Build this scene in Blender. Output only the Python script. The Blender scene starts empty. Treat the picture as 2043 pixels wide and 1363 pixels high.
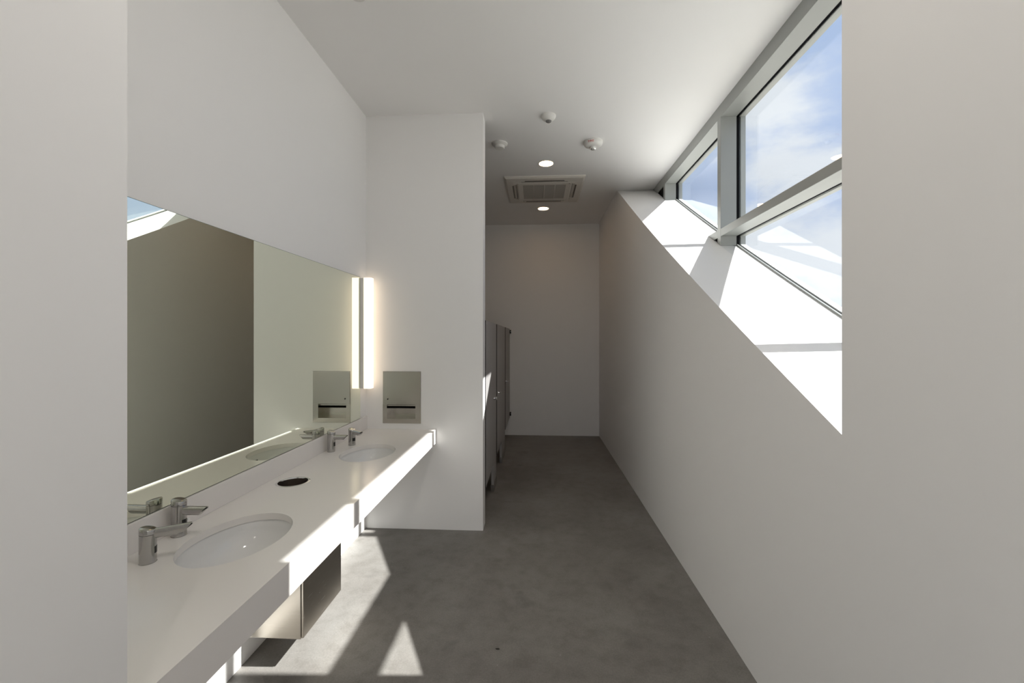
import bpy, bmesh, math, random
from mathutils import Vector, Matrix
PI = math.pi
sc = bpy.context.scene
C = sc.collection
random.seed(4)

# ------------------------------------------------------------------ camera
F_PX, VPX, HOR, CAM_H = 860.0, 1070.3, 675.0, 1.62
cam_d = bpy.data.cameras.new('camera')
cam = bpy.data.objects.new('camera', cam_d)
C.objects.link(cam)
cam_d.sensor_fit = 'HORIZONTAL'
cam_d.sensor_width = 36.0
cam_d.lens = 36.0 * F_PX / 2043.0
cam_d.shift_y = -(681.5 - HOR) / 2043.0
cam_d.clip_start = 0.02
cam_d.clip_end = 600
cam.location = (0, 0, CAM_H)
cam.rotation_euler = (PI / 2, 0, math.atan((VPX - 1021.5) / F_PX))
sc.camera = cam

# ------------------------------------------------------------------ view, bounces
sc.view_settings.view_transform = 'Standard'
sc.view_settings.look = 'None'
sc.view_settings.gamma = 1.0
sc.view_settings.use_curve_mapping = False
sc.view_settings.exposure = 0.17
sc.cycles.max_bounces = 10
sc.cycles.diffuse_bounces = 6
sc.cycles.glossy_bounces = 5
sc.cycles.transmission_bounces = 4
sc.cycles.transparent_max_bounces = 16
sc.cycles.use_denoising = True
sc.cycles.use_adaptive_sampling = True
sc.cycles.adaptive_threshold = 0.03
sc.cycles.adaptive_min_samples = 24
sc.cycles.sample_clamp_indirect = 6.0

# ------------------------------------------------------------------ sky (pale blue with thin fair-weather clouds)
SKY_STRENGTH = 1.06
w = bpy.data.worlds.new('sky')
sc.world = w
w.use_nodes = True
nt = w.node_tree
nt.nodes.clear()


def N(tree, kind, **kw):
    n = tree.nodes.new(kind)
    for k, v in kw.items():
        if k.startswith('i_'):
            key = k[2:]
            n.inputs[int(key) if key.isdigit() else key.replace('_', ' ')].default_value = v
        else:
            setattr(n, k, v)
    return n


def ramp(tree, stops, interp='LINEAR'):
    n = tree.nodes.new('ShaderNodeValToRGB')
    cr = n.color_ramp
    cr.interpolation = interp
    while len(cr.elements) < len(stops):
        cr.elements.new(0.5)
    for e, (p, c) in zip(cr.elements, stops):
        e.position = p
        e.color = c if len(c) == 4 else (*c, 1)
    return n


tc = N(nt, 'ShaderNodeTexCoord')
sep = N(nt, 'ShaderNodeSeparateXYZ')
nt.links.new(tc.outputs['Generated'], sep.inputs[0])
mp = N(nt, 'ShaderNodeMapping')
mp.inputs['Location'].default_value = (4.3, 1.7, 0.4)
mp.inputs['Rotation'].default_value = (0.0, 0.25, -0.06)
mp.inputs['Scale'].default_value = (1.0, 1.0, 2.2)
nt.links.new(tc.outputs['Generated'], mp.inputs[0])
no = N(nt, 'ShaderNodeTexNoise', i_Scale=2.6, i_Detail=6.0, i_Roughness=0.55, i_Distortion=0.25)
nt.links.new(mp.outputs[0], no.inputs['Vector'])
cl = ramp(nt, [(0.485, (0, 0, 0)), (0.64, (1, 1, 1))], 'EASE')
nt.links.new(no.outputs['Fac'], cl.inputs[0])
grad = ramp(nt, [(0.0, (0.60, 0.68, 0.83)), (0.25, (0.47, 0.57, 0.80)), (0.6, (0.39, 0.51, 0.77)), (1.0, (0.32, 0.44, 0.72))])
nt.links.new(sep.outputs[2], grad.inputs[0])
mixc = N(nt, 'ShaderNodeMix', data_type='RGBA')
cmul = N(nt, 'ShaderNodeMath', operation='MULTIPLY', i_1=0.85)
nt.links.new(cl.outputs[0], cmul.inputs[0])
nt.links.new(cmul.outputs[0], mixc.inputs[0])
nt.links.new(grad.outputs[0], mixc.inputs[6])
mixc.inputs[7].default_value = (0.84, 0.86, 0.90, 1)
bg = N(nt, 'ShaderNodeBackground', i_Strength=SKY_STRENGTH)
nt.links.new(mixc.outputs[2], bg.inputs[0])
wo = N(nt, 'ShaderNodeOutputWorld')
nt.links.new(bg.outputs[0], wo.inputs[0])

# ------------------------------------------------------------------ sun
SUN_STRENGTH = 12.5
sun_d = bpy.data.lights.new('sun', 'SUN')
sun_d.energy = SUN_STRENGTH
sun_d.angle = math.radians(0.55)
sun_d.color = (1.0, 0.985, 0.96)
sun = bpy.data.objects.new('sun', sun_d)
C.objects.link(sun)
sun.location = (8, 1, 9)
sun.rotation_euler = Vector((-1.0, -0.043, -1.003)).to_track_quat('-Z', 'Y').to_euler()


# ================================================================== helpers
class MB:
    """collects vertices and faces; build() links them as one mesh object"""

    def __init__(self):
        self.v, self.f, self.m = [], [], []

    def add(self, verts, faces, mi=0, M=None):
        o = len(self.v)
        self.v += [tuple(M @ Vector(p)) if M else tuple(p) for p in verts]
        self.f += [tuple(o + i for i in f) for f in faces]
        self.m += [mi] * len(faces)
        return self

    def box(self, x0, x1, y0, y1, z0, z1, mi=0, M=None):
        vs = [(x, y, z) for z in (z0, z1) for y in (y0, y1) for x in (x0, x1)]
        fs = [(0, 2, 3, 1), (4, 5, 7, 6), (0, 1, 5, 4), (2, 6, 7, 3), (0, 4, 6, 2), (1, 3, 7, 5)]
        return self.add(vs, fs, mi, M)

    def prism_x(self, poly, x0, x1, mi=0):
        """poly: (y, z) outline, extruded from x0 to x1"""
        n = len(poly)
        vs = [(x0, y, z) for y, z in poly] + [(x1, y, z) for y, z in poly]
        fs = [tuple(range(n)), tuple(range(2 * n - 1, n - 1, -1))]
        fs += [(i, i + n, (i + 1) % n + n, (i + 1) % n) for i in range(n)]
        return self.add(vs, fs, mi)

    def lathe(self, prof, n=48, mi=0, M=None, cap0=False, cap1=False, sx=1.0, sy=1.0):
        vs, fs = [], []
        for r, z in prof:
            for k in range(n):
                a = 2 * PI * k / n
                vs.append((r * sx * math.cos(a), r * sy * math.sin(a), z))
        for i in range(len(prof) - 1):
            for k in range(n):
                k2 = (k + 1) % n
                fs.append((i * n + k, i * n + k2, (i + 1) * n + k2, (i + 1) * n + k))
        if cap0:
            fs.append(tuple(range(n - 1, -1, -1)))
        if cap1:
            fs.append(tuple((len(prof) - 1) * n + k for k in range(n)))
        return self.add(vs, fs, mi, M)

    def loft(self, rings, mi=0, M=None, caps=True):
        n = len(rings[0])
        vs = [p for r in rings for p in r]
        fs = []
        for i in range(len(rings) - 1):
            for k in range(n):
                k2 = (k + 1) % n
                fs.append((i * n + k, i * n + k2, (i + 1) * n + k2, (i + 1) * n + k))
        if caps:
            fs.append(tuple(range(n - 1, -1, -1)))
            fs.append(tuple((len(rings) - 1) * n + k for k in range(n)))
        return self.add(vs, fs, mi, M)

    def build(self, name, mat, parent=None, loc=(0, 0, 0), smooth=None, bevel=0.0, fix=True):
        me = bpy.data.meshes.new(name)
        me.from_pydata(self.v, [], self.f)
        me.update()
        if fix:
            bm = bmesh.new()
            bm.from_mesh(me)
            bmesh.ops.recalc_face_normals(bm, faces=bm.faces)
            bm.to_mesh(me)
            bm.free()
        for m in (mat if isinstance(mat, (list, tuple)) else [mat]):
            me.materials.append(m)
        for p, i in zip(me.polygons, self.m):
            p.material_index = i
        if smooth:
            me.polygons.foreach_set('use_smooth', [True] * len(me.polygons))
            me.set_sharp_from_angle(angle=math.radians(smooth))
        o = bpy.data.objects.new(name, me)
        C.objects.link(o)
        o.location = loc
        if parent:
            o.parent = parent
        if bevel:
            b = o.modifiers.new('bevel', 'BEVEL')
            b.width = bevel
            b.segments = 2
            b.limit_method = 'ANGLE'
            b.angle_limit = math.radians(50)
        return o


def tag(o, label=None, cat=None, group=None, kind=None):
    for k, v in (('label', label), ('category', cat), ('group', group), ('kind', kind)):
        if v:
            o[k] = v
    return o


def thing(name, label, cat, loc, rz=0.0, group=None):
    o = bpy.data.objects.new(name, None)
    o.empty_display_size = 0.1
    C.objects.link(o)
    o.location = loc
    o.rotation_euler = (0, 0, rz)
    return tag(o, label, cat, group)


def copy_tree(o, parent=None):
    c = o.copy()
    C.objects.link(c)
    c.parent = parent
    for ch in list(o.children):
        copy_tree(ch, c)
    return c


def struct(name, mb, mat, label=None, parent=None, **kw):
    o = mb.build(name, mat, parent, **kw)
    if not parent:
        tag(o, label, None, None, 'structure')
    return o


# ================================================================== materials
def mat_base(name):
    m = bpy.data.materials.new(name)
    m.use_nodes = True
    t = m.node_tree
    b = t.nodes['Principled BSDF']
    return m, t, b


def coords(t, scale=(1, 1, 1)):
    g = N(t, 'ShaderNodeNewGeometry')
    mpn = N(t, 'ShaderNodeMapping')
    mpn.inputs['Scale'].default_value = scale
    t.links.new(g.outputs['Position'], mpn.inputs[0])
    return mpn.outputs[0]


def simple(name, col, rough=0.5, metal=0.0, spec=0.5, bump=0.0, bscale=200, var=0.0):
    m, t, b = mat_base(name)
    b.inputs['Base Color'].default_value = (*col, 1)
    b.inputs['Roughness'].default_value = rough
    b.inputs['Metallic'].default_value = metal
    b.inputs['Specular IOR Level'].default_value = spec
    if bump or var:
        v = coords(t)
        n = N(t, 'ShaderNodeTexNoise', i_Scale=float(bscale), i_Detail=3.0)
        t.links.new(v, n.inputs['Vector'])
        if bump:
            bp = N(t, 'ShaderNodeBump', i_Strength=bump, i_Distance=0.001)
            t.links.new(n.outputs['Fac'], bp.inputs['Height'])
            t.links.new(bp.outputs[0], b.inputs['Normal'])
        if var:
            r = ramp(t, [(0.3, tuple(c * (1 - var) for c in col)), (0.7, tuple(min(1, c * (1 + var)) for c in col))])
            n2 = N(t, 'ShaderNodeTexNoise', i_Scale=1.3, i_Detail=4.0)
            t.links.new(v, n2.inputs['Vector'])
            t.links.new(n2.outputs['Fac'], r.inputs[0])
            t.links.new(r.outputs[0], b.inputs['Base Color'])
    return m


def emit(name, col, s):
    m, t, b = mat_base(name)
    b.inputs['Base Color'].default_value = (0.8, 0.8, 0.8, 1)
    b.inputs['Emission Color'].default_value = (*col, 1)
    b.inputs['Emission Strength'].default_value = s
    return m


def brushed(name, col, rough, scale, bump=0.03):
    """brushed stainless steel: fine streaks along one direction"""
    m, t, b = mat_base(name)
    b.inputs['Metallic'].default_value = 1.0
    v = coords(t, scale)
    n = N(t, 'ShaderNodeTexNoise', i_Scale=1.0, i_Detail=3.0, i_Roughness=0.6)
    t.links.new(v, n.inputs['Vector'])
    r = ramp(t, [(0.25, tuple(c * 0.95 for c in col)), (0.75, tuple(min(1, c * 1.04) for c in col))])
    t.links.new(n.outputs['Fac'], r.inputs[0])
    t.links.new(r.outputs[0], b.inputs['Base Color'])
    rr = N(t, 'ShaderNodeMapRange', i_3=rough * 0.85, i_4=rough * 1.2)
    t.links.new(n.outputs['Fac'], rr.inputs[0])
    t.links.new(rr.outputs[0], b.inputs['Roughness'])
    bp = N(t, 'ShaderNodeBump', i_Strength=bump, i_Distance=0.0005)
    t.links.new(n.outputs['Fac'], bp.inputs['Height'])
    t.links.new(bp.outputs[0], b.inputs['Normal'])
    return m


def concrete(name):
    m, t, b = mat_base(name)
    v = coords(t)
    n1 = N(t, 'ShaderNodeTexNoise', i_Scale=1.1, i_Detail=8.0, i_Roughness=0.62, i_Distortion=0.3)
    n2 = N(t, 'ShaderNodeTexNoise', i_Scale=9.0, i_Detail=8.0, i_Roughness=0.7)
    n3 = N(t, 'ShaderNodeTexNoise', i_Scale=120.0, i_Detail=4.0, i_Roughness=0.7)
    n4 = N(t, 'ShaderNodeTexNoise', i_Scale=3.2, i_Detail=3.0)
    for n in (n1, n2, n3, n4):
        t.links.new(v, n.inputs['Vector'])
    c1 = ramp(t, [(0.30, (0.160, 0.147, 0.135)), (0.50, (0.208, 0.195, 0.181)), (0.72, (0.255, 0.244, 0.230))])
    t.links.new(n1.outputs['Fac'], c1.inputs[0])
    c2 = ramp(t, [(0.30, (0.80, 0.785, 0.77)), (0.5, (1, 1, 1)), (0.72, (1.13, 1.13, 1.13))])
    t.links.new(n2.outputs['Fac'], c2.inputs[0])
    mx = N(t, 'ShaderNodeMix', data_type='RGBA', blend_type='MULTIPLY')
    mx.inputs[0].default_value = 1.0
    t.links.new(c1.outputs[0], mx.inputs[6]); t.links.new(c2.outputs[0], mx.inputs[7])
    c3 = ramp(t, [(0.3, (0.86, 0.86, 0.86)), (0.7, (1.12, 1.12, 1.12))])
    t.links.new(n3.outputs['Fac'], c3.inputs[0])
    mx2 = N(t, 'ShaderNodeMix', data_type='RGBA', blend_type='MULTIPLY')
    mx2.inputs[0].default_value = 1.0
    t.links.new(mx.outputs[2], mx2.inputs[6]); t.links.new(c3.outputs[0], mx2.inputs[7])
    # dark blots
    c4 = ramp(t, [(0.22, (0.6, 0.6, 0.6)), (0.34, (1, 1, 1))])
    t.links.new(n4.outputs['Fac'], c4.inputs[0])
    mx3 = N(t, 'ShaderNodeMix', data_type='RGBA', blend_type='MULTIPLY')
    mx3.inputs[0].default_value = 0.7
    t.links.new(mx2.outputs[2], mx3.inputs[6]); t.links.new(c4.outputs[0], mx3.inputs[7])
    # sparse pale flecks
    vo = N(t, 'ShaderNodeTexVoronoi', i_Scale=7.0)
    t.links.new(v, vo.inputs['Vector'])
    fl = ramp(t, [(0.0, (1, 1, 1)), (0.022, (1, 1, 1)), (0.032, (0, 0, 0))])
    t.links.new(vo.outputs['Distance'], fl.inputs[0])
    mx4 = N(t, 'ShaderNodeMix', data_type='RGBA')
    ml = N(t, 'ShaderNodeMath', operation='MULTIPLY', i_1=0.35)
    t.links.new(fl.outputs[0], ml.inputs[0])
    t.links.new(ml.outputs[0], mx4.inputs[0])
    t.links.new(mx3.outputs[2], mx4.inputs[6])
    mx4.inputs[7].default_value = (0.5, 0.49, 0.47, 1)
    t.links.new(mx4.outputs[2], b.inputs['Base Color'])
    rr = N(t, 'ShaderNodeMapRange', i_3=0.38, i_4=0.62)
    t.links.new(n2.outputs['Fac'], rr.inputs[0])
    t.links.new(rr.outputs[0], b.inputs['Roughness'])
    b.inputs['Specular IOR Level'].default_value = 0.35
    bp = N(t, 'ShaderNodeBump', i_Strength=0.08, i_Distance=0.002)
    t.links.new(n2.outputs['Fac'], bp.inputs['Height'])
    t.links.new(bp.outputs[0], b.inputs['Normal'])
    return m


def glass(name, tint=(0.955, 0.97, 0.965)):
    m = bpy.data.materials.new(name)
    m.use_nodes = True
    t = m.node_tree
    t.nodes.clear()
    lw = N(t, 'ShaderNodeLayerWeight', i_Blend=0.5)
    pw = N(t, 'ShaderNodeMath', operation='POWER', i_1=5.0)
    t.links.new(lw.outputs['Facing'], pw.inputs[0])
    ma = N(t, 'ShaderNodeMath', operation='MULTIPLY_ADD', i_1=0.95, i_2=0.038)
    t.links.new(pw.outputs[0], ma.inputs[0])
    tr = N(t, 'ShaderNodeBsdfTransparent')
    tr.inputs[0].default_value = (*tint, 1)
    gl = N(t, 'ShaderNodeBsdfGlossy', i_Roughness=0.0)
    gl.inputs[0].default_value = (1, 1, 1, 1)
    mx = N(t, 'ShaderNodeMixShader')
    t.links.new(ma.outputs[0], mx.inputs[0])
    t.links.new(tr.outputs[0], mx.inputs[1]); t.links.new(gl.outputs[0], mx.inputs[2])
    o = N(t, 'ShaderNodeOutputMaterial')
    t.links.new(mx.outputs[0], o.inputs[0])
    return m


M_wall = simple('white_wall_paint', (0.860, 0.848, 0.836), 0.55, spec=0.3)
M_ceil = simple('white_ceiling_paint', (0.860, 0.848, 0.836), 0.65, spec=0.25)
M_floor = concrete('polished_concrete')
M_quartz = simple('white_quartz', (0.82, 0.785, 0.755), 0.16, spec=0.5)
M_porc = simple('white_porcelain', (0.78, 0.772, 0.762), 0.08, spec=0.5)
M_alu = simple('grey_aluminium_frame', (0.34, 0.35, 0.335), 0.38, metal=0.2, spec=0.5)
M_alu_white = simple('white_sill_profile', (0.78, 0.78, 0.775), 0.45, spec=0.4)
M_gasket = simple('black_rubber_gasket', (0.008, 0.008, 0.009), 0.85, spec=0.1)
M_dark = simple('dark_recess', (0.014, 0.013, 0.012), 0.85, spec=0.1)  # near black; carries recess shade, also the lock and edge bands
M_glass = glass('window_glass')
M_mirror = simple('mirror_silver', (0.88, 0.91, 0.79), 0.0, metal=1.0)
M_mirror_edge = simple('mirror_edge', (0.10, 0.12, 0.10), 0.3)
M_steel_v = brushed('brushed_steel_turned', (0.48, 0.47, 0.46), 0.14, (25, 25, 1600))
M_steel_h = brushed('brushed_steel_level', (0.55, 0.525, 0.48), 0.24, (12, 12, 700))
M_steel_box = brushed('brushed_steel_box', (0.42, 0.385, 0.34), 0.25, (6, 6, 420), 0.0)
M_steel_dark = brushed('steel_tube', (0.55, 0.50, 0.46), 0.25, (500, 500, 6))
M_black = simple('black_plastic', (0.012, 0.011, 0.011), 0.15)
M_chrome = simple('chrome', (0.8, 0.8, 0.8), 0.06, metal=1.0)
M_part = simple('grey_partition_laminate', (0.36, 0.345, 0.34), 0.45, spec=0.4)
M_shoe = simple('steel_shoe', (0.35, 0.33, 0.31), 0.35, metal=1.0)
M_plastic = simple('white_plastic', (0.72, 0.71, 0.68), 0.4)
M_plastic_b = simple('off_white_plastic', (0.66, 0.63, 0.58), 0.45)
M_grille = simple('grey_grille_plastic', (0.42, 0.39, 0.35), 0.55)
M_lens = simple('grey_sensor_lens', (0.16, 0.155, 0.15), 0.25)
M_strobe = simple('clear_strobe_lens', (0.75, 0.76, 0.74), 0.06, metal=0.6)
M_red = simple('red_print', (0.60, 0.03, 0.02), 0.5)
M_pan = simple('lamp_back_pan', (0.78, 0.77, 0.75), 0.4)
M_ground = simple('outdoor_ground', (0.41, 0.385, 0.345), 0.9, var=0.15)
M_lamp = emit('lamp_diffuser_glow', (1.0, 0.80, 0.58), 1.4)
M_down = emit('downlight_glow', (1.0, 0.62, 0.30), 20.0)
M_down_fill = emit('downlight_glow_fill', (1.0, 0.945, 0.87), 145.0)  # stronger glow for the added unseen ceiling lights

# ================================================================== dimensions read off the photograph
XL, XR, XW = -1.455, 1.036, 1.489      # left wall, right wall, inner face of the window frame
YP, YF, YB = 3.607, 7.20, -5.2         # pier front, far wall, wall behind the camera
ZC = 3.517                             # ceiling
XO = 1.70                              # outer face of the building
XS = -2.10                             # wall at the back of the stalls
JY = 1.526                             # near jamb of the window opening


def sz(y):
    return 0.0112 * y * y + 0.46643 * y + 0.55483   # the gently curved, climbing sill


YE = 5.61                              # where the sill meets the ceiling
YS = [JY + (YE - JY) * i / 24 for i in range(25)]

# ================================================================== setting
XLB, YLB, XE, YE1 = -3.8, -5.2, -0.842, -0.35   # added lobby behind the camera, block beside the camera
fl = MB().box(XS - 0.15, XO, YE1, YF + 0.15, -0.2, 0).box(XLB - 0.15, XO, YLB - 0.15, YE1, -0.2, 0)
struct('floor', fl, M_floor, 'polished grey concrete floor', fix=False)
cm = MB().box(XS - 0.15, XO, YE1, YF + 0.15, ZC, ZC + 0.25).box(XLB - 0.15, XO, YLB - 0.15, YE1, ZC, ZC + 0.25)
struct('ceiling', cm, M_ceil, 'flat white ceiling', fix=False)
struct('wall_left', MB().box(XL - 0.15, XL, -XE, YP, 0, ZC), M_wall, 'white wall behind the mirror and counter')
struct('wall_wing', MB().box(XLB - 0.15, XE, YE1, -XE, 0, ZC), M_wall, 'white wall block in the left foreground')
struct('wall_stalls', MB().box(XS - 0.15, XS, 1.0, YF, 0, ZC), M_wall, 'white wall behind the stalls')
struct('wall_far', MB().box(XS - 0.15, XO, YF, YF + 0.15, 0, ZC), M_wall, 'white wall at the end of the corridor')
# pier with a recess for the towel dispenser
HX0, HX1, HZ0, HZ1 = -1.292, -0.993, 0.912, 1.323
pm = MB()
PX0, PX1, PY1 = XS, -0.449, YP + 0.15
pm.box(PX0, HX0, YP, PY1, 0, ZC).box(HX1, PX1, YP, PY1, 0, ZC)
pm.box(HX0, HX1, YP, PY1, 0, HZ0).box(HX0, HX1, YP, PY1, HZ1, ZC).box(HX0, HX1, YP + 0.125, PY1, HZ0, HZ1)
struct('wall_pier', pm, M_wall, 'white pier between the counter and the stalls', fix=False)
# right wall with the climbing window opening
rm = MB()
poly = [(YB, 0), (YF, 0), (YF, ZC), (YE, ZC)] + [(y, sz(y)) for y in reversed(YS[:-1])] + [(JY, ZC), (YB, ZC)]
rm.prism_x(poly, XR, XW)
poly = [(YB, 0), (YF, 0), (YF, ZC), (YE - 0.02, ZC)] + [(y, sz(y) - 0.06) for y in reversed(YS[:-1])] + [(JY - 0.05, sz(JY) - 0.08), (JY - 0.05, ZC), (YB, ZC)]
rm.prism_x(poly, XW, XO)
struct('wall_right', rm, M_wall, 'white right wall with the sloping window opening')
# unseen lobby added behind the camera, glazed left and back to brighten the room
BX0, BX1, BZ = XLB + 0.1, XR - 0.1, 3.3
wb = MB().box(XLB - 0.15, BX0, YLB - 0.15, YLB, 0, ZC).box(BX1, XO, YLB - 0.15, YLB, 0, ZC).box(BX0, BX1, YLB - 0.15, YLB, BZ, ZC)
struct('wall_behind', wb, M_wall, 'white wall with added glazing behind the camera', fix=False)
gw = tag(bpy.data.objects.new('added_glazing_back', None), 'added unseen glazed lobby front with grey frame', None, None, 'structure')  # glazing added out of view to let in fill daylight
C.objects.link(gw)
gw.location = (0, YLB - 0.075, 0)
gx = [BX0 + (BX1 - 0.06 - BX0) * i / 4 for i in range(5)]
for x in gx:
    MB().box(x, x + 0.06, -0.06, 0.06, 0, BZ).build('mullion', M_alu, gw)
for z in (0, BZ - 0.06):
    MB().box(BX0, BX1, -0.055, 0.055, z, z + 0.06).build('rail', M_alu, gw)
for p, q in zip(gx[:-1], gx[1:]):
    MB().box(p + 0.06, q, -0.004, 0.004, 0.06, BZ - 0.06).build('pane', M_glass, gw)
GY0, GY1, GZ = YLB + 0.1, YE1 - 0.1, 3.3
wb = MB().box(XLB - 0.15, XLB, YLB, GY0, 0, ZC).box(XLB - 0.15, XLB, GY1, YE1, 0, ZC).box(XLB - 0.15, XLB, GY0, GY1, GZ, ZC)
struct('wall_lobby', wb, M_wall, 'white lobby wall around the added side glazing', fix=False)
gw = tag(bpy.data.objects.new('added_glazing_side', None), 'added unseen side glazing with grey frame', None, None, 'structure')  # second added glazing, brightens the right wall from behind
C.objects.link(gw)
gw.location = (XLB - 0.075, 0, 0)
gy = [GY0 + (GY1 - 0.06 - GY0) * i / 4 for i in range(5)]
for y in gy:
    MB().box(-0.06, 0.06, y, y + 0.06, 0, GZ).build('mullion', M_alu, gw)
for z in (0, GZ - 0.06):
    MB().box(-0.055, 0.055, GY0, GY1, z, z + 0.06).build('rail', M_alu, gw)
for p, q in zip(gy[:-1], gy[1:]):
    MB().box(-0.004, 0.004, p + 0.06, q, 0.06, GZ - 0.06).build('pane', M_glass, gw)
g = struct('ground', MB().box(-150, 150, -150, 150, -0.5, -0.25), M_ground, 'sunlit ground outside')

# ------------------------------------------------------------------ window_1: climbing window in the right wall
win = tag(bpy.data.objects.new('window_1', None), 'large window with grey frame above the sloping sill', None, None, 'structure')
C.objects.link(win)
XG0, XG1 = XW + 0.125, XW + 0.150      # gasket
XC0, XC1 = XW + 0.157, XW + 0.196      # outer cap
VM = [(2.068, 2.1325), (3.579, 3.6435), (5.092, 5.1565)]
HZ = (2.445, 2.507)
ZH = 3.413


def curve_strip(y0, y1, x0, x1, top, bot, n=20):
    ys = [y0 + (y1 - y0) * i / n for i in range(n + 1)]
    return MB().prism_x([(y, sz(y) + bot) for y in ys] + [(y, min(sz(y) + top, ZC)) for y in reversed(ys)], x0, x1)


MB().box(XW, XG0, JY - 0.05, YE - 0.012, ZH, ZC).build('head_frame', M_alu, win, bevel=0.002)
MB().box(XG0, XG1, JY - 0.05, YE - 0.1, ZH + 0.008, ZC).build('gasket', M_gasket, win)
MB().box(XG1, XC1, JY - 0.05, YE - 0.1, ZH, ZC).build('outer_cap', M_alu, win)
for a, b in VM:
    zb = sz(a) + 0.001
    q = sz(b) + 0.001
    MB().prism_x([(a, zb), (b, q), (b, ZH), (a, ZH)], XW - 0.0005, XG0).build('mullion', M_alu, win, bevel=0.002)
    MB().prism_x([(a + .007, zb - .02), (b - .007, q - .02), (b - .007, ZH), (a + .007, ZH)], XG0, XG1).build('gasket', M_gasket, win)
    MB().prism_x([(a, zb - .02), (b, q - .02), (b, ZH), (a, ZH)], XC0, XC1).build('outer_cap', M_alu, win)
MB().box(XW, XG0, JY - 0.05, JY - 0.001, sz(JY), ZH).build('jamb_frame', M_alu, win)
MB().box(XC0, XC1, JY - 0.05, JY + 0.01, sz(JY) - 0.02, ZH).build('outer_cap', M_alu, win)
# level transom, one piece per bay, running into the sill beyond the middle mullion


def yat(z):
    a, b = 0.0, 8.0
    for _ in range(50):
        m = (a + b) / 2
        a, b = (m, b) if sz(m) < z else (a, m)
    return a


bays = [(JY - 0.001, VM[0][0]), (VM[0][1], VM[1][0])]
for a, b in bays:
    MB().box(XW, XG0, a, b, *HZ).build('transom', M_alu, win, bevel=0.002)
    MB().box(XG0, XG1, a, b, HZ[0] + .007, HZ[1] - .007).build('gasket', M_gasket, win)
    MB().box(XC0, XC1, a, b, *HZ).build('outer_cap', M_alu, win)
for x0, x1, mat, nm in ((XW, XG0, M_alu, 'transom'), (XG0, XG1, M_gasket, 'gasket'), (XC0, XC1, M_alu, 'outer_cap')):
    a = VM[1][1]
    MB().prism_x([(a, HZ[0]), (yat(HZ[0]), HZ[0]), (yat(HZ[1]), HZ[1]), (a, HZ[1])], x0, x1).build(nm, mat, win)
# near-black infills stand in for the shaded gaps where mullions meet the sill
MB().prism_x([(VM[1][1], sz(VM[1][1])), (yat(HZ[0]), HZ[0]), (VM[1][1], HZ[0])], XW + 0.010, XC1).build('gap_shade_infill', M_dark, win)
MB().prism_x([(VM[2][1], sz(VM[2][1])), (yat(ZH), ZH), (VM[2][1], ZH)], XW + 0.010, XC1).build('gap_shade_infill', M_dark, win)
# bottom profile on the sill
for a, b in ((JY, VM[0][0]), (VM[0][1], VM[1][0]), (VM[1][1], VM[2][0])):
    curve_strip(a, b, XW, XG0, 0.0, -0.07).build('sill_profile', M_alu_white, win)
    curve_strip(a, b, XG0, XG0 + 0.009, 0.012, -0.07).build('glazing_bead', M_alu, win)
    curve_strip(a, b, XG0 + 0.009, XG1, 0.008, -0.07).build('gasket', M_gasket, win)
    curve_strip(a, b, XC0, XC1, 0.010, -0.07).build('outer_cap', M_alu_white, win)
MB().prism_x([(YE - 0.02, ZC)] + [(y, sz(y) - 0.05) for y in (5.57, 5.35, 5.15)] + [(5.15, sz(5.15) + 0.001), (5.35, sz(5.35)), (5.57, sz(5.57))], XW, XC1).build('sill_profile', M_alu_white, win)


def lite(y0, y1, zlo, zhi, n=16):
    ys = [y0 + (y1 - y0) * i / n for i in range(n + 1)]
    pts = [(y, max(sz(y), zlo)) for y in ys if max(sz(y), zlo) < zhi - 1e-4]
    if sz(y1) > zhi:
        pts.append((yat(zhi), zhi))
        top = [(y0, zhi)]
    else:
        top = [(y1, zhi), (y0, zhi)]
    return MB().prism_x(pts + top, XG1 - 0.006, XG1)


lite(JY, VM[0][0], HZ[1], ZH).build('pane', M_glass, win)
lite(JY, VM[0][0], 0, HZ[0]).build('pane', M_glass, win)
lite(VM[0][1], VM[1][0], HZ[1], ZH).build('pane', M_glass, win)
lite(VM[0][1], VM[1][0], 0, HZ[0]).build('pane', M_glass, win)
lite(VM[1][1], VM[2][0], HZ[1], ZH).build('pane', M_glass, win)

# ================================================================== counter
ZT, ZB, XF = 0.848, 0.820, -0.851
BAS = [(-1.157, 1.612), (-1.138, 2.856)]
BA, BB = 0.172, 0.230
BIN = (-1.306, 2.246)
BR = 0.082
top = thing('vanity_counter', 'long white stone vanity counter below the mirror', 'counter', (XL + 0.001, 0.843, ZB))
ox, oy, oz = XL, 0.843, ZB


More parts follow.
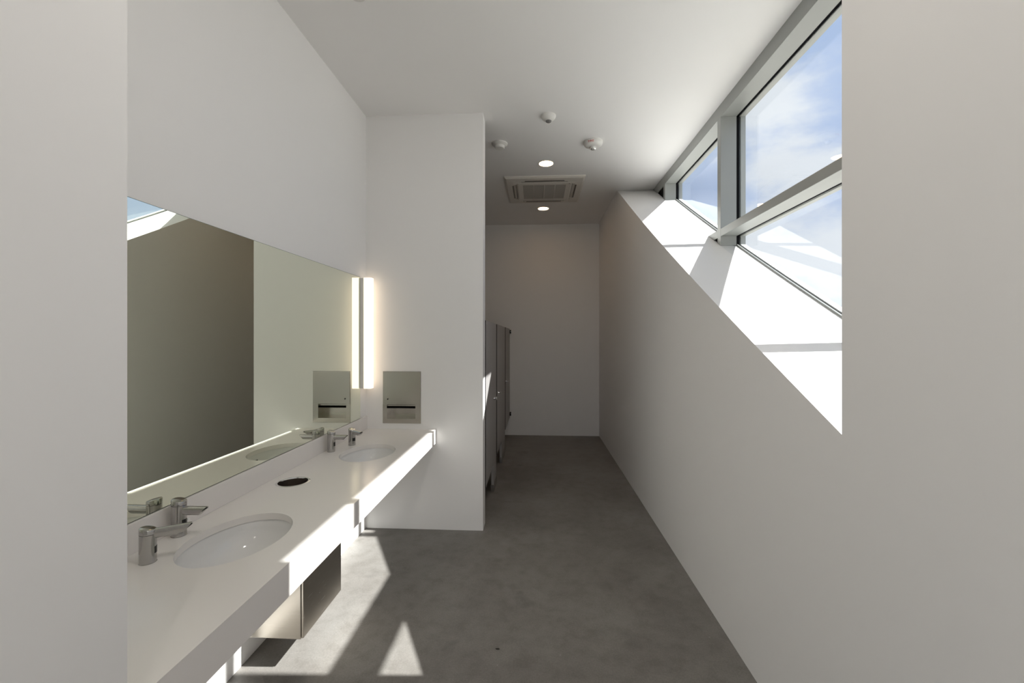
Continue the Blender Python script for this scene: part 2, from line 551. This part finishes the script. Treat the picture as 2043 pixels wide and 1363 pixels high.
def holed_cell(mb, x0, x1, y0, y1, cx, cy, ra, rb, n=64):
    """flat cell with an elliptical hole, both skins and the wall of the hole"""
    ang = sorted(set([2 * PI * k / n for k in range(n)] + [math.atan2(y - cy, x - cx) % (2 * PI) for x in (x0, x1) for y in (y0, y1)]))
    ins, out = [], []
    for a in ang:
        c, s = math.cos(a), math.sin(a)
        r = 1 / math.sqrt((c / ra) ** 2 + (s / rb) ** 2)
        ins.append((cx + r * c, cy + r * s))
        tx = ((x1 if c > 0 else x0) - cx) / c if abs(c) > 1e-9 else 1e9
        ty = ((y1 if s > 0 else y0) - cy) / s if abs(s) > 1e-9 else 1e9
        r = min(tx, ty)
        out.append((cx + r * c, cy + r * s))
    m = len(ang)
    vs = [(x, y, ZT) for x, y in out] + [(x, y, ZT) for x, y in ins] + [(x, y, ZB) for x, y in ins] + [(x, y, ZB) for x, y in out]
    fs = []
    for k in range(m):
        k2 = (k + 1) % m
        fs += [(k, k2, m + k2, m + k), (m + k, m + k2, 2 * m + k2, 2 * m + k), (2 * m + k, 2 * m + k2, 3 * m + k2, 3 * m + k)]
    mb.add(vs, fs, 0, Matrix.Translation((-ox, -oy, -oz)))


sm = MB()
T = Matrix.Translation((-ox, -oy, -oz))
ye = [0.843, 1.3, 1.95, 2.5, 3.15, YP]
sm.add([(XL, ye[0], ZT), (XF, ye[0], ZT), (XF, ye[1], ZT), (XL, ye[1], ZT), (XL, ye[0], ZB), (XF, ye[0], ZB), (XF, ye[1], ZB), (XL, ye[1], ZB)], [(0, 1, 2, 3), (7, 6, 5, 4), (0, 4, 5, 1)], 0, T)
sm.add([(XL, ye[4], ZT), (XF, ye[4], ZT), (XF, ye[5], ZT), (XL, ye[5], ZT), (XL, ye[4], ZB), (XF, ye[4], ZB), (XF, ye[5], ZB), (XL, ye[5], ZB)], [(0, 1, 2, 3), (7, 6, 5, 4), (3, 2, 6, 7)], 0, T)
holed_cell(sm, XL, XF, ye[1], ye[2], *BAS[0], BA, BB)
holed_cell(sm, XL, XF, ye[2], ye[3], *BIN, BR, BR)
holed_cell(sm, XL, XF, ye[3], ye[4], *BAS[1], BA, BB)
for a, b in zip(ye[:-1], ye[1:]):
    sm.add([(XF, a, ZT), (XF, b, ZT), (XF, b, ZB), (XF, a, ZB), (XL, a, ZT), (XL, b, ZT), (XL, b, ZB), (XL, a, ZB)], [(0, 3, 2, 1), (4, 5, 6, 7)], 0, T)
o = sm.build('countertop', M_quartz, top)
o.data.polygons.foreach_set('use_smooth', [True] * len(o.data.polygons))
o.data.set_sharp_from_angle(angle=math.radians(35))
MB().box(XF - 0.022 - ox, XF - ox, 0, YP - oy, 0.731 - oz, ZB - oz).build('front_apron', M_quartz, top)
MB().box(0, 0.013, 0, YP - oy, ZT - oz, 0.958 - oz).build('backsplash', M_quartz, top, bevel=0.0015)

# ------------------------------------------------------------------ basins
BD = 0.135


def basin(label, cx, cy):
    t = thing('sink_basin', label, 'sink', (cx, cy, ZB), 0, 'white undermount sinks in the counter')
    prof = [(1.0, 0.0)]
    for i in range(1, 15):
        a = i / 15 * PI / 2
        prof.append((0.13 + 0.85 * math.cos(a) ** 0.75, -BD * math.sin(a) ** 1.05))
    prof.append((0.13, -BD))
    mb = MB().lathe(prof, 64, sx=BA + 0.006, sy=BB + 0.006)
    mb.lathe([(1.0, -0.001), (1.08, -0.001), (1.08, -0.016), (1.02, -0.02)] + [(r * 1.04, z - 0.012) for r, z in prof[2:]], 64, sx=BA + 0.006, sy=BB + 0.006, cap1=True)
    mb.build('bowl', M_porc, t, smooth=50, fix=False)
    d = MB().lathe([(0.024, -BD - 0.001), (0.030, -BD + 0.002), (0.031, -BD + 0.0005)], 32)
    d.lathe([(0.0005, -BD - 0.006), (0.024, -BD - 0.006), (0.024, -BD - 0.001)], 32)
    d.build('drain', M_chrome, t, smooth=40)
    MB().box(-0.004, 0.004, -0.016, 0.016, -0.005, 0.005).build('overflow_slot', M_black, t, loc=(BA * 0.945, 0, -0.042), bevel=0.003)
    return t


basin('white oval sink in the counter nearest the camera', *BAS[0])
basin('white oval sink in the counter nearest the towel dispenser', *BAS[1])

# ------------------------------------------------------------------ faucets and soap dispensers


def tap(name, label, cat, loc, rz, h, r, sl, sh, tilt, group, lever=False):
    """upright steel cylinder with slanted cap, a straight spout cut at an angle, sensor window"""
    t = thing(name, label, cat, loc, rz, group)
    n = 48

    def ring(z, rr, slant=0.0):
        return [(rr * math.cos(2 * PI * k / n), rr * math.sin(2 * PI * k / n), z + slant * math.cos(2 * PI * k / n)) for k in range(n)]
    ch = h - 0.020
    MB().loft([ring(0, r + 0.001), ring(0.002, r + 0.001), ring(0.0025, r), ring(ch, r, -0.001)]).build('body', M_steel_v, t, smooth=40)
    MB().loft([ring(ch + 0.0012, r - 0.002, -0.001), ring(ch + 0.0014, r, -0.001), ring(h - 0.003, r, -0.005), ring(h - 0.001, r - 0.0015, -0.005), ring(h, r - 0.004, -0.005)]).build('cap', M_steel_v, t, smooth=40)
    # spout: flattened oval bar along +x, end cut obliquely
    hw, hh = 0.0140, 0.0160
    m = 24

    def oval(x, cut=0.0):
        out = []
        for k in range(m):
            a = 2 * PI * k / m
            c, s = math.cos(a), math.sin(a)
            yy = hw * abs(c) ** 0.7 * (1 if c > 0 else -1)
            zz = hh * abs(s) ** 0.7 * (1 if s > 0 else -1)
            out.append((x + cut * zz, yy, zz))
        return out
    Mx = Matrix.Translation((0, 0, sh)) @ Matrix.Rotation(tilt, 4, 'Y')
    sp = MB().loft([oval(r * 0.7), oval(r + sl - 0.012, 0.55), oval(r + sl, 0.9)], M=Mx).build('spout', M_steel_v, t, smooth=40)
    MB().loft([[(x, y * 0.75, z * 0.75) for x, y, z in oval(r + sl - 0.004, 0.9)], [(x, y * 0.7, z * 0.7) for x, y, z in oval(r + sl + 0.0012, 0.95)]], M=Mx).build('outlet', M_black, sp)
    # sensor window, wrapped on the front of the body
    a0, z0, z1 = 0.50, h * 0.27, h * 0.46
    vs, fs = [], []
    for i in range(9):
        a = -a0 + 2 * a0 * i / 8
        for z in (z0, z1):
            vs.append(((r + 0.0008) * math.cos(a), (r + 0.0008) * math.sin(a), z))
    for i in range(8):
        fs.append((2 * i, 2 * i + 2, 2 * i + 3, 2 * i + 1))
    for i in range(9):
        a = -a0 + 2 * a0 * i / 8
        for z in (z0, z1):
            vs.append(((r - 0.002) * math.cos(a), (r - 0.002) * math.sin(a), z))
    MB().add(vs, fs).build('sensor_window', M_black, t, smooth=60)
    if lever:
        L = Matrix.Translation((0, r, h * 0.26)) @ Matrix.Rotation(-PI / 2 + 0.35, 4, 'X')
        MB().lathe([(0.0035, -0.003), (0.0035, 0.016), (0.0055, 0.018), (0.0055, 0.023), (0.003, 0.0245)], 20, M=L, cap0=True, cap1=True).build('mixing_lever', M_chrome, t, smooth=40)
    return t


gF, gS = 'steel sensor faucets on the counter', 'steel soap dispensers on the counter'
tap('sensor_faucet', 'brushed steel sensor faucet behind the nearest sink', 'faucet', (-1.398, 1.612, ZT), 0.02, 0.140, 0.0255, 0.074, 0.098, 0.0, gF, True)
tap('soap_dispenser', 'brushed steel soap dispenser beside the nearest sink', 'soap dispenser', (-1.337, 1.412, ZT), 0.52, 0.118, 0.0245, 0.086, 0.096, -0.03, gS)
tap('sensor_faucet', 'brushed steel sensor faucet behind the far sink', 'faucet', (-1.396, 2.863, ZT), 0.0, 0.140, 0.0255, 0.074, 0.098, 0.0, gF, True)
tap('soap_dispenser', 'brushed steel soap dispenser beside the far sink', 'soap dispenser', (-1.332, 3.047, ZT), -0.52, 0.118, 0.0245, 0.072, 0.098, 0.05, gS)

# ------------------------------------------------------------------ waste chute and receptacle
t = thing('waste_chute', 'round steel waste opening set into the counter between the sinks', 'waste chute', (*BIN, ZT))
MB().lathe([(BR - 0.009, -0.004), (BR - 0.008, 0.0012), (BR - 0.004, 0.0022), (BR + 0.001, 0.0022), (BR + 0.003, 0.0006)], 64).build('rim', M_chrome, t, smooth=60)
MB().lathe([(BR - 0.009, -0.004), (BR - 0.009, -0.114)], 64).build('tube', M_steel_dark, t, smooth=60, fix=False)
t = thing('waste_receptacle', 'brushed steel waste box hanging below the counter', 'waste bin', (XL, 2.06, 0.136))
MB().box(0.0, 0.296, 0.0, 0.416, 0.0, 0.596).build('body', M_steel_box, t, bevel=0.002)
MB().box(0.2975, 0.3085, 0.003, 0.413, 0.004, 0.590).build('door', M_steel_box, t, bevel=0.002)

# ------------------------------------------------------------------ mirror
t = thing('wall_mirror', 'wide frameless wall mirror above the counter', 'mirror', (XL, 0.86, 0.9595))
ML, MH = 3.478 - 0.86, 2.124 - 0.9595
MB().box(0, 0.005, 0, ML, 0, MH).build('backing', M_mirror_edge, t)
MB().box(0.0052, 0.006, 0.002, ML - 0.002, 0.002, MH - 0.002).build('glass', M_mirror, t)

# ------------------------------------------------------------------ vertical lamp beside the mirror
t = thing('wall_lamp', 'glowing vertical tube lamp beside the mirror', 'lamp', (XL, 3.49, 1.203))
MB().box(0, 0.028, 0.002, 0.072, 0.003, 0.916).build('back_pan', M_pan, t, bevel=0.002)
n = 16
rr = 0.016
pts = [(0.0285, 0), (0.0285, 0.074)]
prof = [(0.0285, 0.0), (0.088 - rr, 0.0)] + [(0.088 - rr + rr * math.sin(a), rr - rr * math.cos(a)) for a in [PI / 2 * i / 6 for i in range(1, 7)]] \
    + [(0.088 - rr + rr * math.cos(a), 0.074 - rr + rr * math.sin(a)) for a in [PI / 2 * i / 6 for i in range(0, 7)]] + [(0.0285, 0.074)]
MB().loft([[(x, y, 0.0) for x, y in prof], [(x, y, 0.919) for x, y in prof]]).build('diffuser', M_lamp, t, smooth=40)

# ------------------------------------------------------------------ towel dispenser
t = thing('paper_towel_dispenser', 'recessed brushed steel paper towel dispenser in the pier', 'towel dispenser', (-1.1425, YP, 0.8965))
W, HH = 0.329, 0.442
ox0, ox1, oz0, oz1 = -0.1295, 0.1175, 0.0385, 0.160
f = MB()
th = 0.004
for a, b, c, d in ((-W / 2, ox0, 0, oz1), (ox1, W / 2, 0, oz1), (ox0, ox1, 0, oz0)):
    f.box(a, b, -th, 0.001, c, d)
f.build('face_frame', M_steel_h, t)
dr = MB().box(-W / 2 + 0.002, W / 2 - 0.002, -th - 0.003, 0.0, oz1 + 0.001, HH - 0.002)
door = dr.build('door', M_steel_h, t, bevel=0.001)
MB().box(-W / 2, W / 2, -0.002, 0.001, oz1, HH).build('door_backing', M_shoe, t)
MB().lathe([(0.006, 0), (0.006, 0.003), (0.004, 0.0035)], 20, M=Matrix.Translation((-0.1205, -th - 0.003, 0.206)) @ Matrix.Rotation(PI / 2, 4, 'X'), cap1=True).build('lock', M_dark, door, smooth=40)
cav = MB()
k = 0.0015
cav.box(ox0 - 0.008, ox0, 0.001, 0.105, oz0 - 0.008, oz1 + 0.05).box(ox1, ox1 + 0.008, 0.001, 0.105, oz0 - 0.008, oz1 + 0.05)
cav.box(ox0 - 0.008, ox1 + 0.008, 0.001, 0.105, oz0 - 0.009, oz0).box(ox0 - 0.008, ox1 + 0.008, 0.105, 0.108, oz0 - 0.008, oz1 + 0.05)
cav.box(ox0 - 0.008, ox1 + 0.008, 0.001, 0.105, oz1 + 0.05, oz1 + 0.056)
cav.build('recess_box', M_steel_h, t, fix=False)
MB().prism_x([(0.02, oz1 - 0.030), (0.10, oz1 - 0.022), (0.10, oz1 - 0.027), (0.022, oz1 - 0.036)], ox0, ox1).build('towel_tray', M_dark, t)
MB().box(ox0, ox1, 0.018, 0.024, oz1 - 0.016, oz1 - 0.006).build('tray_lip', M_steel_h, t)

# ================================================================== stalls: three doors, two pilasters
XP = -0.451
TH = 0.026


def door_thing(label, y0, y1, latch_y, hinge_wall=False):
    t = thing('stall_door', label, 'stall door', (XP - TH, y0, 0.0), 0, 'grey doors of the toilet stalls')
    MB().box(0, TH + 0.006, 0.007, y1 - y0 - 0.007, 0.305, 1.778).build('panel', M_part, t)
    MB().box(0, TH + 0.006, 0.0055, 0.0068, 0.305, 1.778).build('edge_band', M_dark, t)
    Lm = Matrix.Translation((TH + 0.006, latch_y - y0, 0.995)) @ Matrix.Rotation(PI / 2, 4, 'Y')
    MB().lathe([(0.024, 0), (0.025, 0.004), (0.010, 0.007), (0.009, 0.020), (0.018, 0.024), (0.018, 0.034), (0.013, 0.037)], 24, M=Lm, cap1=True).build('latch_knob', M_chrome, t, smooth=40)
    if not hinge_wall:
        for z in (0.42, 1.60):
            MB().box(-0.004, 0.0005, y1 - y0 - 0.06, y1 - y0 + 0.0012, z, z + 0.06).build('hinge', M_shoe, t)
    if hinge_wall:
        for z in (1.70, 0.335):
            h = MB().box(TH, TH + 0.030, y1 - y0 - 0.055, y1 - y0 - 0.001, z, z + 0.022).box(TH, TH + 0.018, y1 - y0 - 0.055, y1 - y0 - 0.001, z + 0.022, z + 0.034)
            h.box(TH, TH + 0.030, y1 - y0 - 0.055, y1 - y0 - 0.001, z + 0.034, z + 0.056)
            h.build('wall_bracket', M_black, t, bevel=0.001)
    return t


def pilaster(label, y0, y1):
    t = thing('stall_pilaster', label, 'stall panel', (XP - TH, y0, 0.0), 0, 'grey pilasters of the toilet stalls')
    MB().box(0, TH, 0.001, y1 - y0 - 0.001, 0.072, 1.778).build('panel', M_part, t, bevel=0.002)
    MB().box(-0.003, TH + 0.003, -0.002, y1 - y0 + 0.002, 0.0, 0.075).build('shoe', M_shoe, t, bevel=0.001)
    return t


door_thing('grey stall door nearest the white pier', YP + 0.16, 4.526, 4.463)
pilaster('narrow grey stall pilaster next to the nearest stall door', 4.526, 4.84)
door_thing('grey stall door between the two floor standing pilasters', 4.84, 5.577, 4.94)
pilaster('wide grey stall pilaster next to the farthest stall door', 5.577, 6.176)
door_thing('grey stall door with black brackets at the far wall', 6.176, 7.195, 6.228, True)

for yd, lb in ((4.68, 'added unseen grey divider between the near and middle stalls'), (5.87, 'added unseen grey divider between the middle and far stalls')):  # unseen panels added to keep the gaps under the doors dark
    t = thing('added_divider', lb, 'stall panel', (XS, yd, 0.305), 0, 'added unseen dividers between the toilet stalls')
    MB().box(0.002, XP - TH - XS - 0.001, -TH / 2, TH / 2, 0, 1.473).build('panel', M_part, t, bevel=0.002)

# ================================================================== ceiling fittings


def downlight(label, x, y, glow=None):
    t = thing('downlight', label, 'ceiling light', (x, y, ZC), 0, 'round recessed ceiling lights')
    MB().lathe([(0.083, 0.0), (0.083, -0.003), (0.078, -0.0045), (0.074, -0.003)], 48).build('trim_ring', M_plastic, t, smooth=40, fix=False)
    MB().lathe([(0.0752, -0.0025), (0.0752, -0.0040)], 40, cap1=True).build('lens', glow or M_down, t)
    return t


downlight('round glowing ceiling light in front of the air conditioner', 0.104, 4.688)
downlight('round glowing ceiling light behind the air conditioner', 0.100, 6.315)

# unseen lights added to brighten wash area and lobby, stronger than the corridor pair
downlight('added unseen ceiling light over the end of the wash area', 0.05, 1.00, M_down_fill)
downlight('added unseen ceiling light behind the camera', 0.10, -1.08, M_down_fill)
downlight('added unseen ceiling light in the lobby by the right wall', 0.10, -2.71, M_down_fill)
downlight('added unseen ceiling light in the lobby near the side glazing', -1.90, -1.08, M_down_fill)
downlight('added unseen ceiling light in the lobby corner', -1.90, -2.71, M_down_fill)

# air conditioner cassette
t = thing('ceiling_air_conditioner', 'square four way air conditioner cassette in the ceiling', 'air conditioner', (0.096, 5.512, ZC))
S = 0.475


def rect(s, z):
    return [(-s, -s, z), (s, -s, z), (s, s, z), (-s, s, z)]


MB().loft([rect(S, 0), rect(S, -0.012), rect(S - 0.022, -0.026), rect(S - 0.10, -0.030), rect(S - 0.10, -0.006)], caps=False).build('panel', M_plastic_b, t)
MB().box(-S + 0.10, S - 0.10, -S + 0.10, S - 0.10, -0.010, -0.004).build('slot_shade_plate', M_dark, t)  # dark plate stands in for the shade inside the recess
MB().loft([rect(0.335, -0.008), rect(0.335, -0.028), rect(0.318, -0.036), rect(0.262, -0.036), rect(0.262, -0.022)], caps=False).build('grille_frame', M_plastic_b, t)
MB().box(-0.262, 0.262, -0.262, 0.262, -0.026, -0.021).build('filter', M_grille, t)
for i in range(26):
    y = -0.25 + 0.02 * i
    MB().box(-0.262, 0.262, y - 0.0035, y + 0.0035, -0.034, -0.026).build('slat', M_grille, t)
for x in (-0.131, 0.0, 0.131):
    MB().box(x - 0.004, x + 0.004, -0.262, 0.262, -0.0352, -0.0255).build('rib', M_plastic_b, t)
for k in range(4):
    R = Matrix.Rotation(k * PI / 2, 4, 'Z')
    MB().box(-0.235, 0.235, -0.391, -0.372, -0.0312, -0.028, 0, R).build('slot_shade_strip', M_black, t)  # flush dark strip, colour imitates the shade of an open slot
    MB().box(-0.30, 0.30, -0.343, -0.337, -0.0312, -0.028, 0, R).build('joint', M_grille, t)
    MB().add([(-0.262, -0.374, -0.030), (0.262, -0.374, -0.030), (0.262, -0.347, -0.016), (-0.262, -0.347, -0.016), (-0.262, -0.374, -0.026), (0.262, -0.374, -0.026), (0.262, -0.347, -0.012), (-0.262, -0.347, -0.012)],
             [(0, 1, 2, 3), (7, 6, 5, 4), (0, 4, 5, 1), (1, 5, 6, 2), (2, 6, 7, 3), (3, 7, 4, 0)], 0, R).build('louver', M_plastic_b, t)
    MB().loft([[(-0.376, -0.376, -0.006), (-0.275, -0.376, -0.006), (-0.275, -0.336, -0.006), (-0.336, -0.275, -0.006), (-0.376, -0.275, -0.006)],
               [(-0.376, -0.376, -0.031), (-0.275, -0.376, -0.031), (-0.275, -0.336, -0.031), (-0.336, -0.275, -0.031), (-0.376, -0.275, -0.031)]], M=R).build('corner_cover', M_plastic_b, t)
MB().lathe([(0.006, -0.036), (0.006, -0.038)], 12, M=Matrix.Translation((0.30, -0.30, 0)), cap1=True).build('indicator', M_black, t)

# smoke detector
t = thing('smoke_detector', 'white stepped smoke detector on the ceiling beside the pier', 'smoke detector', (-0.357, 4.185, ZC))
MB().lathe([(0.076, 0), (0.076, -0.010), (0.070, -0.016), (0.050, -0.026)], 48).build('base', M_plastic, t, smooth=40, fix=False)
MB().lathe([(0.050, -0.026), (0.047, -0.034), (0.047, -0.044), (0.042, -0.050), (0.020, -0.053)], 48, cap1=True).build('chamber', M_plastic, t, smooth=30, fix=False)
# occupancy sensor
t = thing('occupancy_sensor', 'white domed occupancy sensor with grey lens on the ceiling', 'sensor', (0.103, 3.686, ZC))
MB().lathe([(0.062, 0), (0.062, -0.008), (0.058, -0.020), (0.050, -0.030), (0.036, -0.040), (0.024, -0.045)], 48).build('housing', M_plastic, t, smooth=60, fix=False)
MB().lathe([(0.025, -0.0448), (0.022, -0.053), (0.013, -0.058), (0.004, -0.060)], 32, cap1=True).build('lens', M_lens, t, smooth=60, fix=False)
# fire alarm strobe
t = thing('fire_strobe', 'white fire alarm strobe with red lettering on the ceiling', 'fire alarm', (0.547, 4.2, ZC))
MB().lathe([(0.090, 0), (0.090, -0.018), (0.086, -0.030), (0.074, -0.042), (0.054, -0.050), (0.030, -0.053)], 56, cap1=True).build('housing', M_plastic, t, smooth=60, fix=False)
MB().lathe([(0.028, -0.053), (0.028, -0.066), (0.022, -0.076), (0.012, -0.080)], 32, cap1=True).build('strobe_lens', M_strobe, t, smooth=40, fix=False)
cu = bpy.data.curves.new('lettering', 'FONT')
cu.body = 'FIRE'
cu.size = 0.027
cu.align_x = 'CENTER'
cu.align_y = 'CENTER'
cu.extrude = 0.0006
cu.space_character = 1.15
tmp = bpy.data.objects.new('tmp_text', cu)
C.objects.link(tmp)
bpy.context.view_layer.update()
me = bpy.data.meshes.new_from_object(tmp)
bpy.data.objects.remove(tmp)
bpy.data.curves.remove(cu)
me.materials.clear()
me.materials.append(M_red)
a_c = math.radians(-90 - 22)            # middle of the word, measured around the housing
for v in me.vertices:
    ang = a_c + v.co.x / 0.085
    s = v.co.y
    z = -0.0265 + s * 0.8
    pr = [(0.0, 0.090), (-0.018, 0.090), (-0.030, 0.086), (-0.042, 0.074), (-0.050, 0.054)]
    r = 0.09
    for (za, ra), (zb, rb) in zip(pr[:-1], pr[1:]):
        if zb <= z <= za:
            r = ra + (rb - ra) * (za - z) / (za - zb)
    r += 0.0012 + v.co.z
    v.co = (r * math.cos(ang), r * math.sin(ang), z)
lt = bpy.data.objects.new('lettering', me)
C.objects.link(lt)
lt.parent = t
lt['label'] = 'red FIRE lettering'
# concealed sprinkler cover at the top of the picture
t = thing('sprinkler_cover', 'flat round white cover on the ceiling at the top edge', 'sprinkler', (-0.99, 2.335, ZC))
MB().lathe([(0.042, -0.0005), (0.042, -0.003), (0.038, -0.005)], 40, cap1=True).build('plate', M_plastic, t, smooth=40, fix=False)

# a dark scrap lying on the floor in the foreground
sm = MB()
pts = [(0.011, 0.001), (0.004, 0.0045), (-0.005, 0.005), (-0.012, 0.001), (-0.008, -0.003), (0.002, -0.0045), (0.008, -0.003)]
sm.loft([[(x, y, 0.0002) for x, y in pts], [(x * 0.9, y * 0.8, 0.0022 + 0.001 * math.sin(x * 300)) for x, y in pts]])
tag(sm.build('leaf_scrap', simple('dark_leaf', (0.02, 0.017, 0.014), 0.7), loc=(-0.202, 2.238, 0.0)), 'tiny dark leaf scrap on the concrete floor in the foreground', 'debris')
